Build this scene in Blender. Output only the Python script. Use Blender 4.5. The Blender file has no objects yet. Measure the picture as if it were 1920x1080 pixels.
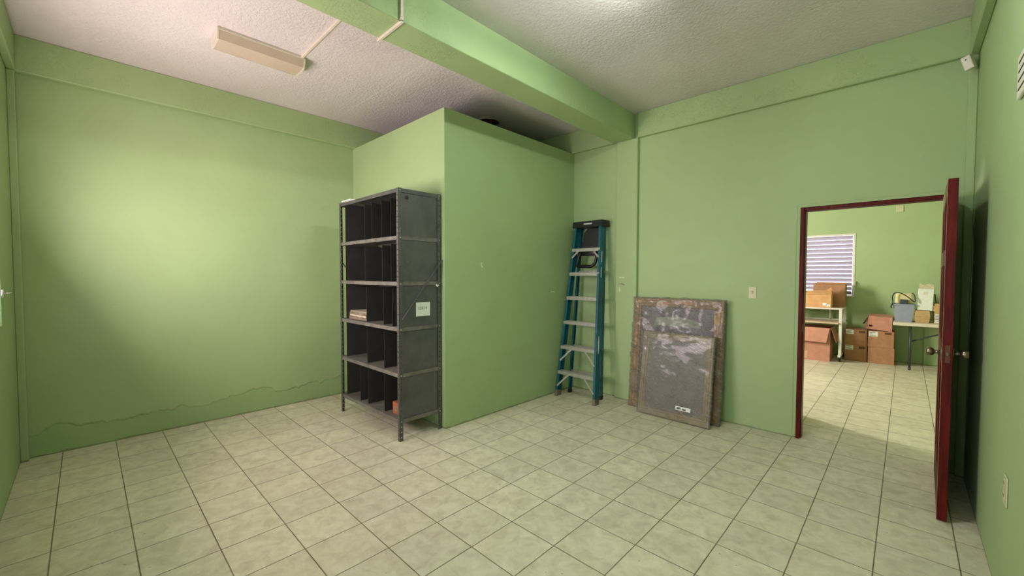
import bpy, bmesh, math, random
from mathutils import Vector, Matrix, noise
S = bpy.context.scene
COL = S.collection
random.seed(7)

# ---------------------------------------------------------------- camera
CAM = Vector((1.75401, -1.49581, 1.55621))
YAW, PITCH, ROLL, FPX = -0.765271, -0.0325985, 0.001408, 768.3756
cd = bpy.data.cameras.new('camera')
cam = bpy.data.objects.new('camera', cd); COL.objects.link(cam)
fw = Vector((math.sin(YAW)*math.cos(PITCH), math.cos(YAW)*math.cos(PITCH), math.sin(PITCH)))
rt = Vector((math.cos(YAW), -math.sin(YAW), 0)); up = rt.cross(fw)
rt2 = rt*math.cos(ROLL)+up*math.sin(ROLL); up2 = -rt*math.sin(ROLL)+up*math.cos(ROLL)
mw = Matrix.Identity(4)
for i in range(3):
    mw[i][0] = rt2[i]; mw[i][1] = up2[i]; mw[i][2] = -fw[i]; mw[i][3] = CAM[i]
cam.matrix_world = mw
cd.sensor_width = 36; cd.lens = FPX*36/1920; cd.clip_start = 0.02
S.camera = cam

# ---------------------------------------------------------------- world, exposure, lights
w = bpy.data.worlds.new('daylight'); S.world = w; w.use_nodes = True
wb = w.node_tree.nodes['Background']
wb.inputs[0].default_value = (0.86, 0.93, 1.0, 1); wb.inputs[1].default_value = 5.0
S.view_settings.view_transform = 'Standard'; S.view_settings.look = 'None'
S.view_settings.gamma = 1; S.view_settings.use_curve_mapping = False
S.view_settings.exposure = 0.08

def area(name, loc, direction, sx, sy, power, color, spread=math.pi):
    l = bpy.data.lights.new(name, 'AREA'); l.shape = 'RECTANGLE'; l.size = sx; l.size_y = sy
    l.energy = power; l.color = color; l.spread = spread
    o = bpy.data.objects.new(name, l); COL.objects.link(o); o.location = loc
    o.rotation_euler = Vector(direction).to_track_quat('-Z', 'Y').to_euler()
    return o
# daylight through the jalousie window in the left-hand wall (warm, bounced off sunlit ground)
area('window_daylight_warm', (-1.80, -2.07, 1.85), (0.15, 1, 0.5), 1.6, 1.15, 118, (1.0, 0.785, 0.81))
# daylight through the window behind the camera
area('window_daylight_cool', (0.95, -2.07, 1.6), (-0.35, 1, 0.35), 1.3, 1.15, 12, (0.88, 1.0, 1.0))
# ceiling luminaire just above the frame
# second room: windows in its left wall
area('far_window_daylight', (-2.0, 5.25, 1.95), (1, 0.35, 0.1), 0.6, 1.5, 185, (1.0, 0.91, 0.84))

# ---------------------------------------------------------------- materials
def srgb(r, g, b):
    f = lambda c: (c/255/12.92) if c/255 <= 0.04045 else ((c/255+0.055)/1.055)**2.4
    return (f(r), f(g), f(b), 1)

class NT:
    def __init__(s, name):
        s.m = bpy.data.materials.new(name); s.m.use_nodes = True
        s.t = s.m.node_tree; s.n = s.t.nodes; s.l = s.t.links
        s.b = s.n['Principled BSDF']; s.out = s.n['Material Output']
    def node(s, typ, **kw):
        x = s.n.new(typ)
        for k, v in kw.items():
            if k.startswith('i_'):
                x.inputs[int(k[2:]) if k[2:].isdigit() else k[2:].replace('_', ' ')].default_value = v
            else: setattr(x, k, v)
        return x
    def link(s, a, b): s.l.new(a, b)
    def math(s, op, a, b=None, c=None, clamp=False):
        x = s.n.new('ShaderNodeMath'); x.operation = op; x.use_clamp = clamp
        for i, v in enumerate((a, b, c)):
            if v is None: continue
            if isinstance(v, (int, float)): x.inputs[i].default_value = v
            else: s.link(v, x.inputs[i])
        return x.outputs[0]
    def pos(s): return s.n.new('ShaderNodeNewGeometry').outputs['Position']
    def obj(s): return s.n.new('ShaderNodeTexCoord').outputs['Object']
    def noise(s, vec, scale, detail=3, rough=.55, sc3=None, dist=0):
        if sc3:
            mp = s.node('ShaderNodeMapping'); mp.inputs['Scale'].default_value = sc3
            s.link(vec, mp.inputs[0]); vec = mp.outputs[0]
        x = s.node('ShaderNodeTexNoise'); x.inputs['Scale'].default_value = scale
        x.inputs['Detail'].default_value = detail; x.inputs['Roughness'].default_value = rough
        x.inputs['Distortion'].default_value = dist
        s.link(vec, x.inputs['Vector']); return x.outputs[0]
    def ramp(s, fac, stops):
        r = s.n.new('ShaderNodeValToRGB'); e = r.color_ramp.elements
        e[0].position = stops[0][0]; e[0].color = stops[0][1]
        e[1].position = stops[-1][0]; e[1].color = stops[-1][1]
        for p, c in stops[1:-1]:
            x = e.new(p); x.color = c
        s.link(fac, r.inputs[0]); return r.outputs[0]
    def mix(s, fac, a, b, mode='MIX'):
        x = s.n.new('ShaderNodeMix'); x.data_type = 'RGBA'; x.blend_type = mode
        for i, v in ((0, fac), (6, a), (7, b)):
            if isinstance(v, (int, float)): x.inputs[i].default_value = v
            elif isinstance(v, tuple): x.inputs[i].default_value = v
            else: s.link(v, x.inputs[i])
        return x.outputs[2]
    def bump(s, h, strength=.3, dist=.01, prev=None):
        x = s.n.new('ShaderNodeBump'); x.inputs['Strength'].default_value = strength
        x.inputs['Distance'].default_value = dist; s.link(h, x.inputs['Height'])
        if prev: s.link(prev, x.inputs['Normal'])
        return x.outputs[0]
    def color(s, c):
        if isinstance(c, tuple): s.b.inputs['Base Color'].default_value = c
        else: s.link(c, s.b.inputs['Base Color'])
    def rough(s, v):
        if isinstance(v, (int, float)): s.b.inputs['Roughness'].default_value = v
        else: s.link(v, s.b.inputs['Roughness'])
    def normal(s, v): s.link(v, s.b.inputs['Normal'])

def simple(name, c, rough=.5, metal=0, var=.12, scale=18, bump=.15, bdist=.002, spec=None):
    m = NT(name); v = m.obj()
    n = m.noise(v, scale, 4)
    dark = tuple(x*(1-var*1.3) for x in c[:3])+(1,); lite = tuple(min(1, x*(1+var)) for x in c[:3])+(1,)
    m.color(m.ramp(n, [(.3, dark), (.7, lite)])); m.rough(rough); m.b.inputs['Metallic'].default_value = metal
    if spec is not None: m.b.inputs['Specular IOR Level'].default_value = spec
    if bump: m.normal(m.bump(m.noise(v, scale*6, 3), bump, bdist))
    return m.m

GREEN = srgb(158, 181, 128)
def wall_paint(name, c=GREEN, patch_base=False, chips=True, rough=.62):
    m = NT(name); p = m.pos()
    big = m.noise(p, .9, 4, .6); mid = m.noise(p, 5, 4, .6)
    d = tuple(x*.93 for x in c[:3])+(1,); l = tuple(min(1, x*1.06) for x in c[:3])+(1,)
    col = m.ramp(big, [(.3, d), (.7, l)])
    col = m.mix(m.math('MULTIPLY', m.math('GREATER_THAN', mid, .66), .05), col, srgb(190, 200, 160))
    # sparse scuffs and nail holes
    vor = m.node('ShaderNodeTexVoronoi'); vor.inputs['Scale'].default_value = 2.6; m.link(p, vor.inputs['Vector'])
    spot = m.math('LESS_THAN', vor.outputs['Distance'], .016)
    col = m.mix(m.math('MULTIPLY', spot, .6), col, srgb(60, 66, 40))
    fine = m.noise(p, 160, 3, .6); roll = m.noise(p, 28, 3, .6); lump = m.noise(p, 4.5, 3, .5)
    h = m.math('ADD', m.math('MULTIPLY', fine, .35), m.math('MULTIPLY', roll, .65))
    nb = m.bump(h, .35, .0022); nb = m.bump(lump, .35, .012, nb)
    if patch_base:
        sx = m.node('ShaderNodeSeparateXYZ'); m.link(p, sx.inputs[0])
        mp = m.node('ShaderNodeCombineXYZ'); m.link(sx.outputs[1], mp.inputs[1])
        w1 = m.noise(mp.outputs[0], 2.0, 4, .62)
        edge = m.math('ADD', m.math('MULTIPLY', w1, .42), .0)
        diff = m.math('SUBTRACT', sx.outputs[2], edge)
        below = m.math('LESS_THAN', diff, 0)
        line = m.math('LESS_THAN', m.math('ABSOLUTE', diff), .008)
        brk = m.math('GREATER_THAN', m.noise(p, 3.1, 2), .5)
        col = m.mix(m.math('MULTIPLY', below, .3), col, srgb(124, 160, 100))
        col = m.mix(m.math('MULTIPLY', m.math('MULTIPLY', line, brk), .2), col, srgb(96, 124, 76))
        step = m.math('MULTIPLY', diff, 60, clamp=False)
        stp = m.math('MINIMUM', m.math('MAXIMUM', step, -0.5), .5)
        nb = m.bump(stp, .6, .008, nb)
    # grime along the floor
    sx2 = m.node('ShaderNodeSeparateXYZ'); m.link(p, sx2.inputs[0])
    g = m.math('LESS_THAN', sx2.outputs[2], m.math('MULTIPLY', m.noise(p, 14, 3), .03))
    col = m.mix(m.math('MULTIPLY', g, .55), col, srgb(100, 92, 62))
    m.color(col); m.rough(rough); m.normal(nb)
    return m.m
M = {}
M['wall'] = wall_paint('green_wall_paint')
M['wall_p'] = wall_paint('green_wall_paint_patched', patch_base=True)

def beam_paint():
    m = NT('green_beam_paint'); p = m.pos()
    big = m.noise(p, 1.3, 4, .6)
    col = m.ramp(big, [(.3, tuple(x*.93 for x in GREEN[:3])+(1,)), (.7, tuple(min(1, x*1.06) for x in GREEN[:3])+(1,))])
    fl = m.math('GREATER_THAN', m.noise(p, 26, 5, .7), .70)
    col = m.mix(m.math('MULTIPLY', fl, .35), col, srgb(205, 214, 175))
    m.color(col); m.rough(.55)
    rough_h = m.math('MULTIPLY', m.math('SUBTRACT', m.noise(p, 55, 5, .65), .5, clamp=True), m.math('GREATER_THAN', m.noise(p, 2.2, 2), .5))
    m.normal(m.bump(m.noise(p, 130, 3), .25, .002, m.bump(rough_h, .8, .012)))
    return m.m
M['beam'] = beam_paint()

def ceiling_mat():
    m = NT('textured_ceiling_paint'); p = m.pos()
    big = m.noise(p, .8, 4, .6)
    col = m.ramp(big, [(.3, srgb(208, 200, 198)), (.7, srgb(224, 217, 215))])
    m.color(col); m.rough(.36)
    a = m.noise(p, 42, 4, .6, dist=.4); b = m.noise(p, 95, 3, .5)
    k = m.ramp(a, [(.42, (0, 0, 0, 1)), (.62, (1, 1, 1, 1))])
    mask = m.ramp(m.noise(p, 1.1, 3), [(.3, (.25, .25, .25, 1)), (.6, (1, 1, 1, 1))])
    h = m.math('MULTIPLY', m.math('ADD', k, m.math('MULTIPLY', b, .4)), mask)
    # fine joint line across the slab
    sx = m.node('ShaderNodeSeparateXYZ'); m.link(p, sx.inputs[0])
    ln = m.math('LESS_THAN', m.math('ABSOLUTE', m.math('SUBTRACT', sx.outputs[1], m.math('ADD', .695, m.math('MULTIPLY', m.noise(p, 3, 2), .012)))), .003)
    left = m.math('LESS_THAN', sx.outputs[0], -.95)
    m.color(m.mix(m.math('MULTIPLY', m.math('MULTIPLY', ln, left), .7), col, srgb(240, 236, 224)))
    m.normal(m.bump(h, .55, .006))
    return m.m
M['ceiling'] = ceiling_mat()

def tile_mat():
    T = .333
    m = NT('ceramic_floor_tiles'); p = m.pos()
    sx = m.node('ShaderNodeSeparateXYZ'); m.link(p, sx.inputs[0])
    wob = m.math('MULTIPLY', m.math('SUBTRACT', m.noise(p, 9, 2), .5), .004)
    u = m.math('DIVIDE', m.math('ADD', sx.outputs[0], wob), T); v = m.math('DIVIDE', m.math('ADD', sx.outputs[1], wob), T)
    def edge(t, hw):
        f = m.math('FRACT', m.math('ADD', t, .5)); a = m.math('ABSOLUTE', m.math('SUBTRACT', f, .5))
        return a
    eu, ev = edge(u, 0), edge(v, 0); e = m.math('MINIMUM', eu, ev)
    grout = m.node('ShaderNodeMapRange', interpolation_type='SMOOTHSTEP'); m.link(e, grout.inputs[0])
    grout.inputs[1].default_value = .0058; grout.inputs[2].default_value = .0115; grout.inputs[3].default_value = 1; grout.inputs[4].default_value = 0
    cell = m.node('ShaderNodeCombineXYZ'); m.link(m.math('FLOOR', u), cell.inputs[0]); m.link(m.math('FLOOR', v), cell.inputs[1])
    wn = m.node('ShaderNodeTexWhiteNoise'); wn.noise_dimensions = '3D'; m.link(cell.outputs[0], wn.inputs['Vector'])
    off = m.node('ShaderNodeVectorMath', operation='MULTIPLY_ADD'); m.link(wn.outputs['Color'], off.inputs[0]); off.inputs[1].default_value = (9, 9, 9); m.link(p, off.inputs[2])
    mott = m.noise(off.outputs[0], 11, 5, .62, dist=.6); mott2 = m.noise(off.outputs[0], 3.2, 3, .6)
    c = m.ramp(mott, [(.28, srgb(190, 184, 156)), (.5, srgb(210, 206, 178)), (.72, srgb(224, 221, 196))])
    c = m.mix(m.math('MULTIPLY', m.ramp(mott2, [(.45, (0, 0, 0, 1)), (.7, (1, 1, 1, 1))]), .25), c, srgb(198, 190, 160))
    tone = m.node('ShaderNodeMapRange'); m.link(wn.outputs['Value'], tone.inputs[0]); tone.inputs[3].default_value = .94; tone.inputs[4].default_value = 1.05
    hsv = m.node('ShaderNodeHueSaturation'); m.link(tone.outputs[0], hsv.inputs['Value']); m.link(c, hsv.inputs['Color'])
    dirt = m.math('GREATER_THAN', m.noise(p, 33, 2, .4), .765)
    c2 = m.mix(m.math('MULTIPLY', dirt, .5), hsv.outputs[0], srgb(84, 76, 54))
    gvar = m.ramp(m.noise(p, 2.3, 4, .65), [(.35, srgb(126, 116, 86)), (.65, srgb(66, 58, 42))])
    m.color(m.mix(m.math('MULTIPLY', grout.outputs[0], .92), c2, gvar))
    rr = m.node('ShaderNodeMapRange'); m.link(m.noise(p, 5, 3), rr.inputs[0]); rr.inputs[3].default_value = .3; rr.inputs[4].default_value = .55
    m.rough(rr.outputs[0])
    h = m.math('SUBTRACT', m.math('MULTIPLY', mott, .12), grout.outputs[0])
    m.normal(m.bump(h, .5, .0025))
    return m.m
M['tile'] = tile_mat()

def steel_mat():
    m = NT('grey_painted_steel'); v = m.obj()
    n = m.noise(v, 7, 4, .6)
    c = m.ramp(n, [(.3, srgb(78, 79, 76)), (.7, srgb(94, 95, 91))])
    fl = m.math('GREATER_THAN', m.noise(v, 60, 2, .5), .765)
    c = m.mix(m.math('MULTIPLY', fl, .7), c, srgb(176, 176, 160))
    m.color(c); m.rough(.5); m.b.inputs['Metallic'].default_value = .25
    m.normal(m.bump(m.noise(v, 140, 2), .12, .001))
    return m.m
M['steel'] = steel_mat()
def dusty():
    m = NT('dusty_steel_shelf'); v = m.pos()
    n = m.noise(v, 9, 4, .6)
    m.color(m.ramp(n, [(.3, srgb(84, 82, 74)), (.7, srgb(120, 116, 104))])); m.rough(.75)
    return m.m
M['dusty'] = dusty()
M['bin'] = simple('dark_grey_bin_steel', srgb(58, 58, 56), .5, .2, .12, 6, .1, .001)
M['hole'] = simple('dark_recess', srgb(14, 13, 11), .9, 0, .1, 5, 0)
M['paper'] = simple('white_paper', srgb(222, 228, 214), .8, 0, .04, 30, .05, .0005)
M['old_paper'] = simple('worn_papers', srgb(132, 118, 100), .85, 0, .35, 40, .3, .002)
M['old_paper2'] = simple('reddish_folder_card', srgb(120, 78, 66), .85, 0, .3, 30, .3, .002)
M['pale_paper'] = simple('yellowed_card', srgb(200, 190, 158), .85, 0, .15, 22, .3, .003)
M['ink'] = simple('pencil_ink', srgb(70, 72, 70), .8, 0, .05, 10, 0)
M['orange'] = simple('orange_brown_card', srgb(166, 92, 50), .7, 0, .18, 25, .2, .002)
M['blue_book'] = simple('dark_blue_cloth', srgb(22, 24, 52), .7, 0, .1, 60, .2, .001)
M['white_plastic'] = simple('aged_white_plastic', srgb(214, 210, 192), .4, 0, .05, 12, .05, .001)
M['ivory'] = simple('ivory_plastic', srgb(196, 196, 158), .4, 0, .05, 12, .05, .001)
M['teal'] = simple('teal_fibreglass', srgb(8, 86, 98), .42, 0, .14, 20, .25, .0015)
M['alu'] = simple('dull_aluminium', srgb(172, 172, 160), .45, .45, .12, 30, .2, .001)
M['black'] = simple('black_plastic', srgb(20, 20, 20), .45, 0, .2, 18, .1, .001)
M['rubber'] = simple('dark_rubber', srgb(40, 38, 34), .8, 0, .2, 18, .1, .001)
M['grey_rubber'] = simple('scuffed_grey_foot', srgb(110, 104, 88), .8, 0, .2, 18, .1, .001)
M['red_label'] = simple('faded_label', srgb(190, 196, 190), .6, 0, .25, 60, 0)
M['card'] = simple('brown_cardboard', srgb(168, 124, 88), .85, 0, .09, 14, .2, .002)
M['card_pink'] = simple('reddish_cardboard', srgb(188, 134, 110), .85, 0, .09, 10, .2, .002)
M['card_yel'] = simple('golden_cardboard', srgb(200, 154, 102), .85, 0, .09, 10, .2, .002)
M['card_tan'] = simple('tan_cardboard', srgb(190, 158, 108), .85, 0, .1, 16, .2, .002)
M['tape'] = simple('packing_tape', srgb(206, 160, 128), .3, 0, .1, 30, .1, .001)
M['white_metal'] = simple('white_painted_metal', srgb(216, 212, 198), .4, 0, .06, 14, .1, .001)
M['wood_tray'] = simple('pale_laminate', srgb(198, 178, 148), .5, 0, .08, 8, .1, .001)
M['table'] = simple('cream_moulded_plastic', srgb(216, 206, 184), .5, 0, .05, 40, .1, .001)
M['leg'] = simple('grey_steel_tube', srgb(72, 80, 84), .4, .5, .1, 20, .05, .001)
M['bin_grey'] = simple('blue_grey_plastic', srgb(146, 152, 168), .4, 0, .05, 12, .05, .001)
M['yellow_foam'] = simple('yellow_foam', srgb(226, 216, 160), .9, 0, .12, 24, .4, .003)
M['brass'] = simple('tarnished_metal', srgb(128, 118, 96), .28, .85, .1, 20, .05, .001)
M['chrome'] = simple('bright_metal', srgb(224, 224, 220), .15, 1, .04, 20, 0)
M['slat'] = simple('metal_jalousie_slat', srgb(176, 166, 178), .45, .2, .05, 20, .1, .001)
M['plaster'] = simple('bare_plaster', srgb(206, 226, 184), .8, 0, .08, 40, .3, .002)
M['conduit'] = simple('conduit_cream', srgb(214, 206, 186), .45, 0, .05, 14, .05, .001)
M['lens'] = simple('yellowed_acrylic_lens', srgb(196, 180, 160), .35, 0, .05, 5, .05, .001)
M['rust_wood'] = simple('rusty_brown_can', srgb(92, 56, 24), .7, 0, .3, 20, .2, .003)

def wood_red():
    m = NT('dark_red_varnished_wood'); v = m.obj()
    n = m.noise(v, 6, 5, .6, sc3=(9, 9, .7), dist=.8)
    m.color(m.ramp(n, [(.3, srgb(54, 5, 3)), (.7, srgb(102, 14, 8))])); m.rough(.5); m.b.inputs['Specular IOR Level'].default_value = .2
    m.normal(m.bump(n, .12, .001)); return m.m
M['wood'] = wood_red()
def wood_back():
    m = NT('red_gloss_jamb_paint'); v = m.obj()
    n = m.noise(v, 5, 4, .6, sc3=(6, 6, 1))
    m.color(m.ramp(n, [(.3, srgb(96, 26, 30)), (.7, srgb(124, 42, 46))])); m.rough(.4); return m.m
M['jamb'] = wood_back()
M['door_edge'] = simple('worn_wood_bevel', srgb(140, 116, 78), .6, 0, .2, 20, .2, .001)

# shrink wrap: clear wrinkled film, mostly see-through with white creases and sharp glints
def film(name, rotz, density, white):
    m = NT(name); v = m.obj()
    def rs(rot, sc):
        a_ = m.node('ShaderNodeMapping'); a_.inputs['Rotation'].default_value = (0, rot, 0); m.link(v, a_.inputs[0])
        b_ = m.node('ShaderNodeMapping'); b_.inputs['Scale'].default_value = sc; m.link(a_.outputs[0], b_.inputs[0]); return b_
    mp = rs(-rotz, (3.5, 3.5, 30))
    a = m.noise(mp.outputs[0], 2.2, 5, .65, dist=1.2)
    mp2 = rs(rotz*.9, (6, 6, 22))
    b = m.noise(mp2.outputs[0], 3, 5, .7, dist=1.6)
    h = m.math('ADD', a, m.math('MULTIPLY', b, .8))
    crease = m.ramp(m.math('ABSOLUTE', m.math('SUBTRACT', b, .5)), [(0, (1, 1, 1, 1)), (.045, (0, 0, 0, 1))])
    streak = m.ramp(a, [(.52, (0, 0, 0, 1)), (.64, (1, 1, 1, 1))])
    nb = m.bump(h, 1.0, .045)
    m.color(srgb(*white)); m.rough(.16); m.normal(nb)
    m.b.inputs['Coat Weight'].default_value = .5; m.b.inputs['Coat Roughness'].default_value = .08
    al = m.math('ADD', density, m.math('ADD', m.math('MULTIPLY', crease, .4), m.math('MULTIPLY', streak, .5)), clamp=True)
    m.link(al, m.b.inputs['Alpha'])
    return m.m
M['film'] = film('crinkled_clear_film', .5, .20, (200, 196, 186))
M['film2'] = film('tight_stretch_film', .42, .2, (206, 202, 196))
def wood_gold():
    m = NT('gilt_wood_frame'); v = m.obj()
    n = m.noise(v, 9, 5, .7, dist=.8)
    m.color(m.ramp(n, [(.3, srgb(80, 56, 34)), (.5, srgb(146, 110, 56)), (.72, srgb(170, 146, 104))])); m.rough(.45)
    m.normal(m.bump(n, .4, .004)); return m.m
M['gilt'] = wood_gold()
def pale_gilt():
    m = NT('dusty_gilt_frame'); v = m.obj()
    n = m.noise(v, 8, 5, .7, dist=.8)
    m.color(m.ramp(n, [(.3, srgb(118, 86, 62)), (.5, srgb(150, 138, 96)), (.72, srgb(176, 164, 126))])); m.rough(.5)
    m.normal(m.bump(n, .4, .004)); return m.m
M['gilt2'] = pale_gilt()
def dark_pic():
    m = NT('dark_backing_board'); v = m.obj()
    n = m.noise(v, 4, 4, .6, sc3=(3, 1, 1), dist=.6)
    m.color(m.ramp(n, [(.36, srgb(44, 42, 56)), (.52, srgb(88, 84, 92)), (.66, srgb(128, 122, 118))])); m.rough(.4); return m.m
M['pic'] = dark_pic()
M['grey_sheet'] = simple('grey_white_sheet', srgb(168, 174, 160), .7, 0, .08, 14, .1, .001)
M['pic2'] = simple('grey_board', srgb(116, 114, 104), .4, 0, .22, 3, .1, .001)

# ---------------------------------------------------------------- mesh helpers
class MB:
    def __init__(s): s.bm = bmesh.new()
    def _xf(s, vs, mat):
        if mat is not None: bmesh.ops.transform(s.bm, matrix=mat, verts=vs)
    def box(s, x0, x1, y0, y1, z0, z1, bev=0, mat=None, seg=1):
        r = bmesh.ops.create_cube(s.bm, size=1)
        vs = r['verts']
        for v in vs:
            v.co = Vector(((x0+x1)/2+v.co.x*(x1-x0), (y0+y1)/2+v.co.y*(y1-y0), (z0+z1)/2+v.co.z*(z1-z0)))
        if bev:
            es = list({e for v in vs for e in v.link_edges})
            rr = bmesh.ops.bevel(s.bm, geom=es, offset=bev, segments=seg, affect='EDGES', profile=.5)
            vs = list({v for f in rr['faces'] for v in f.verts} | {v for v in vs if v.is_valid})
        s._xf(vs, mat); return s
    def taper(s, x0, x1, y0, y1, z0, z1, t, bev=0):          # box wider at the top by t per side
        r = bmesh.ops.create_cube(s.bm, size=1); vs = r['verts']
        for v in vs:
            k = t if v.co.z > 0 else 0
            v.co = Vector(((x0+x1)/2+v.co.x*(x1-x0+2*k), (y0+y1)/2+v.co.y*(y1-y0+2*k), (z0+z1)/2+v.co.z*(z1-z0)))
        if bev:
            bmesh.ops.bevel(s.bm, geom=list({e for v in vs for e in v.link_edges}), offset=bev, segments=2, affect='EDGES')
        return s
    def bar(s, a, b, wdt, thk, updir=(0, 0, 1), bev=0):      # rectangular bar a->b
        a = Vector(a); b = Vector(b); d = b-a; L = d.length; z = d.normalized()
        x = Vector(updir).cross(z)
        if x.length < 1e-4: x = Vector((1, 0, 0)).cross(z)
        x.normalize(); y = z.cross(x)
        m = Matrix(((x.x, y.x, z.x, a.x), (x.y, y.y, z.y, a.y), (x.z, y.z, z.z, a.z), (0, 0, 0, 1)))
        return s.box(-wdt/2, wdt/2, -thk/2, thk/2, 0, L, bev, m)
    def tube(s, pts, r, n=10, caps=True):
        pts = [Vector(p) for p in pts]; rings = []
        prev = None
        for i, p in enumerate(pts):
            t = (pts[min(i+1, len(pts)-1)]-pts[max(i-1, 0)]).normalized()
            if prev is None:
                u = t.orthogonal().normalized()
            else:
                u = (prev-t*prev.dot(t)).normalized()
            prev = u; v = t.cross(u)
            rr = r[i] if isinstance(r, (list, tuple)) else r
            rings.append([s.bm.verts.new(p+u*rr*math.cos(2*math.pi*k/n)+v*rr*math.sin(2*math.pi*k/n)) for k in range(n)])
        for a, b in zip(rings, rings[1:]):
            for k in range(n): s.bm.faces.new((a[k], a[(k+1) % n], b[(k+1) % n], b[k]))
        if caps: s.bm.faces.new(rings[0][::-1]); s.bm.faces.new(rings[-1])
        return s
    def poly(s, pts, thick):                                   # planar polygon extruded along thick vector
        t = Vector(thick); a = [s.bm.verts.new(Vector(p)) for p in pts]; b = [s.bm.verts.new(Vector(p)+t) for p in pts]
        s.bm.faces.new(a); s.bm.faces.new(b[::-1]); n = len(a)
        for k in range(n): s.bm.faces.new((a[k], b[k], b[(k+1) % n], a[(k+1) % n]))
        return s
    def build(s, name, mat, parent=None, smooth=False, xf=None, world=True):
        bmesh.ops.recalc_face_normals(s.bm, faces=s.bm.faces)
        if xf is not None: bmesh.ops.transform(s.bm, matrix=xf, verts=s.bm.verts)
        if parent is not None and world:
            off = Vector((0, 0, 0)); q = parent
            while q is not None: off += q.location; q = q.parent
            bmesh.ops.translate(s.bm, vec=-off, verts=s.bm.verts)
        me = bpy.data.meshes.new(name); s.bm.to_mesh(me); s.bm.free()
        me.materials.append(mat)
        if smooth:
            for p in me.polygons: p.use_smooth = True
        o = bpy.data.objects.new(name, me); COL.objects.link(o)
        if parent is not None: o.parent = parent
        return o
def thing(name, label, cat, loc, group=None):
    o = bpy.data.objects.new(name, None); COL.objects.link(o); o.location = loc; o.empty_display_size = .1
    return tag(o, label, cat, group)
def tag(o, label, cat, group=None):
    o['label'] = label; o['category'] = cat
    if group: o['group'] = group
    return o
def struct(o, label=None):
    o['kind'] = 'structure'
    if label: o['label'] = label; o['category'] = 'structure'
    return o

# ---------------------------------------------------------------- setting
H = 3.49; XL, XR, YF, YB = -3.53, 2.11, -1.90, 3.17
struct(MB().box(-3.7, 3.6, -2.25, 8.8, -.12, 0).build('floor', M['tile']), 'beige ceramic tile floor with dark grout')
struct(MB().box(-3.7, 3.6, -2.25, 8.8, H, H+.15).build('ceiling', M['ceiling']), 'off-white textured ceiling slab')
struct(MB().box(XL-.15, XL, -2.2, 3.30, 0, H).build('wall_left', M['wall_p']), 'green wall on the left with patched plaster near the floor')
def wall_x(y0, y1, x0, x1, holes):                            # wall along x with rectangular holes (hx0,hx1,hz0,hz1)
    b = MB(); cur = x0
    for hx0, hx1, hz0, hz1 in sorted(holes):
        b.box(cur, hx0, y0, y1, 0, H)
        if hz0 > 0: b.box(hx0, hx1, y0, y1, 0, hz0)
        b.box(hx0, hx1, y0, y1, hz1, H); cur = hx1
    b.box(cur, x1, y0, y1, 0, H); return b
W1 = (-2.72, -.96, 1.2, 2.5); W2 = (.3, 1.6, .95, 2.2)
DX0, DX1, DZ = 1.0, 2.03, 2.215
struct(wall_x(YF-.3, YF, XL-.15, XR+.15, [W1, W2]).build('wall_front', M['wall']), 'green wall at the far left edge, holding the windows')
struct(wall_x(YB, YB+.13, XL, XR+1.2, [(DX0, DX1, 0, DZ)]).build('wall_back', M['wall']), 'green wall with the open doorway')
struct(MB().box(XR, XR+.15, -2.2, YB, 0, H).build('wall_right', M['wall']), 'green wall at the right edge beside the door')
# closet partition, open at the top
b = MB(); b.box(-1.65, -1.55, .98, YB, 0, 3.198); b.box(XL, -1.65, .98, 1.08, 0, 3.198)
struct(b.build('wall_partition', M['wall']), 'green box partition that stops short of the ceiling')
# second room
FY = 8.57
b = MB()
hx0, hx1, hz0, hz1 = .23, 1.06, 1.14, 2.345
b.box(-2.2, hx0, FY, FY+.15, 0, H); b.box(hx1, 3.4, FY, FY+.15, 0, H)
b.box(hx0, hx1, FY, FY+.15, 0, hz0); b.box(hx0, hx1, FY, FY+.15, hz1, H)
struct(b.build('wall_far', M['wall']), 'bright green far wall of the second room')
struct(MB().box(2.01, 3.2, FY-.045, FY-.001, 0, H).build('trim_1', M['wall']), 'shallow green pilaster on the far wall of the second room')
b = MB()
b.box(-2.2, -2.05, 3.3, 4.88, 0, H); b.box(-2.2, -2.05, 5.62, FY, 0, H)
b.box(-2.2, -2.05, 4.88, 5.62, 0, 1.15); b.box(-2.2, -2.05, 4.88, 5.62, 2.75, H)
struct(b.build('wall_far_left', M['wall']), 'green left wall of the second room')
struct(MB().box(3.2, 3.35, 3.3, FY, 0, H).build('wall_far_right', M['wall']), 'green right wall of the second room')
# beams and columns
struct(MB().box(-.93, -.65, YF, YB, 3.2, H, .004).build('trim_2', M['beam']), 'deep green concrete beam crossing the ceiling')
struct(MB().box(XL, XL+.06, YF, YB, 3.2, H, .006).build('trim_3', M['beam']), 'green beam along the top of the left wall')
struct(MB().box(-.6, XR, YB-.05, YB, 3.2, H, .006).build('trim_4', M['beam']), 'green beam over the doorway wall')
struct(MB().box(XL+.06, -.93, YB-.05, YB, 3.2, H, .006).build('trim_5', M['beam']), 'green beam above the partition corner')
struct(MB().box(XR-.05, XR, YF, YB-.05, 3.2, H, .006).build('trim_6', M['beam']), 'green beam along the top of the right wall')
struct(MB().box(XL+.06, XR-.05, YF, YF+.05, 3.2, H, .006).build('trim_7', M['beam']), 'green beam over the window wall')
struct(MB().box(-.88, -.6, YB-.045, YB, 0, 3.2, .005).build('trim_8', M['wall']), 'shallow green column behind the ladder and framed picture')
struct(MB().box(XL, XL+.07, YF, YF+.045, 0, 3.2, .005).build('trim_9', M['wall']), 'narrow green corner column at the left edge')
struct(MB().box(XR-.05, XR, YB-.04, YB, 0, 3.2, .005).build('trim_10', M['wall']), 'narrow green corner column behind the open door')

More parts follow.
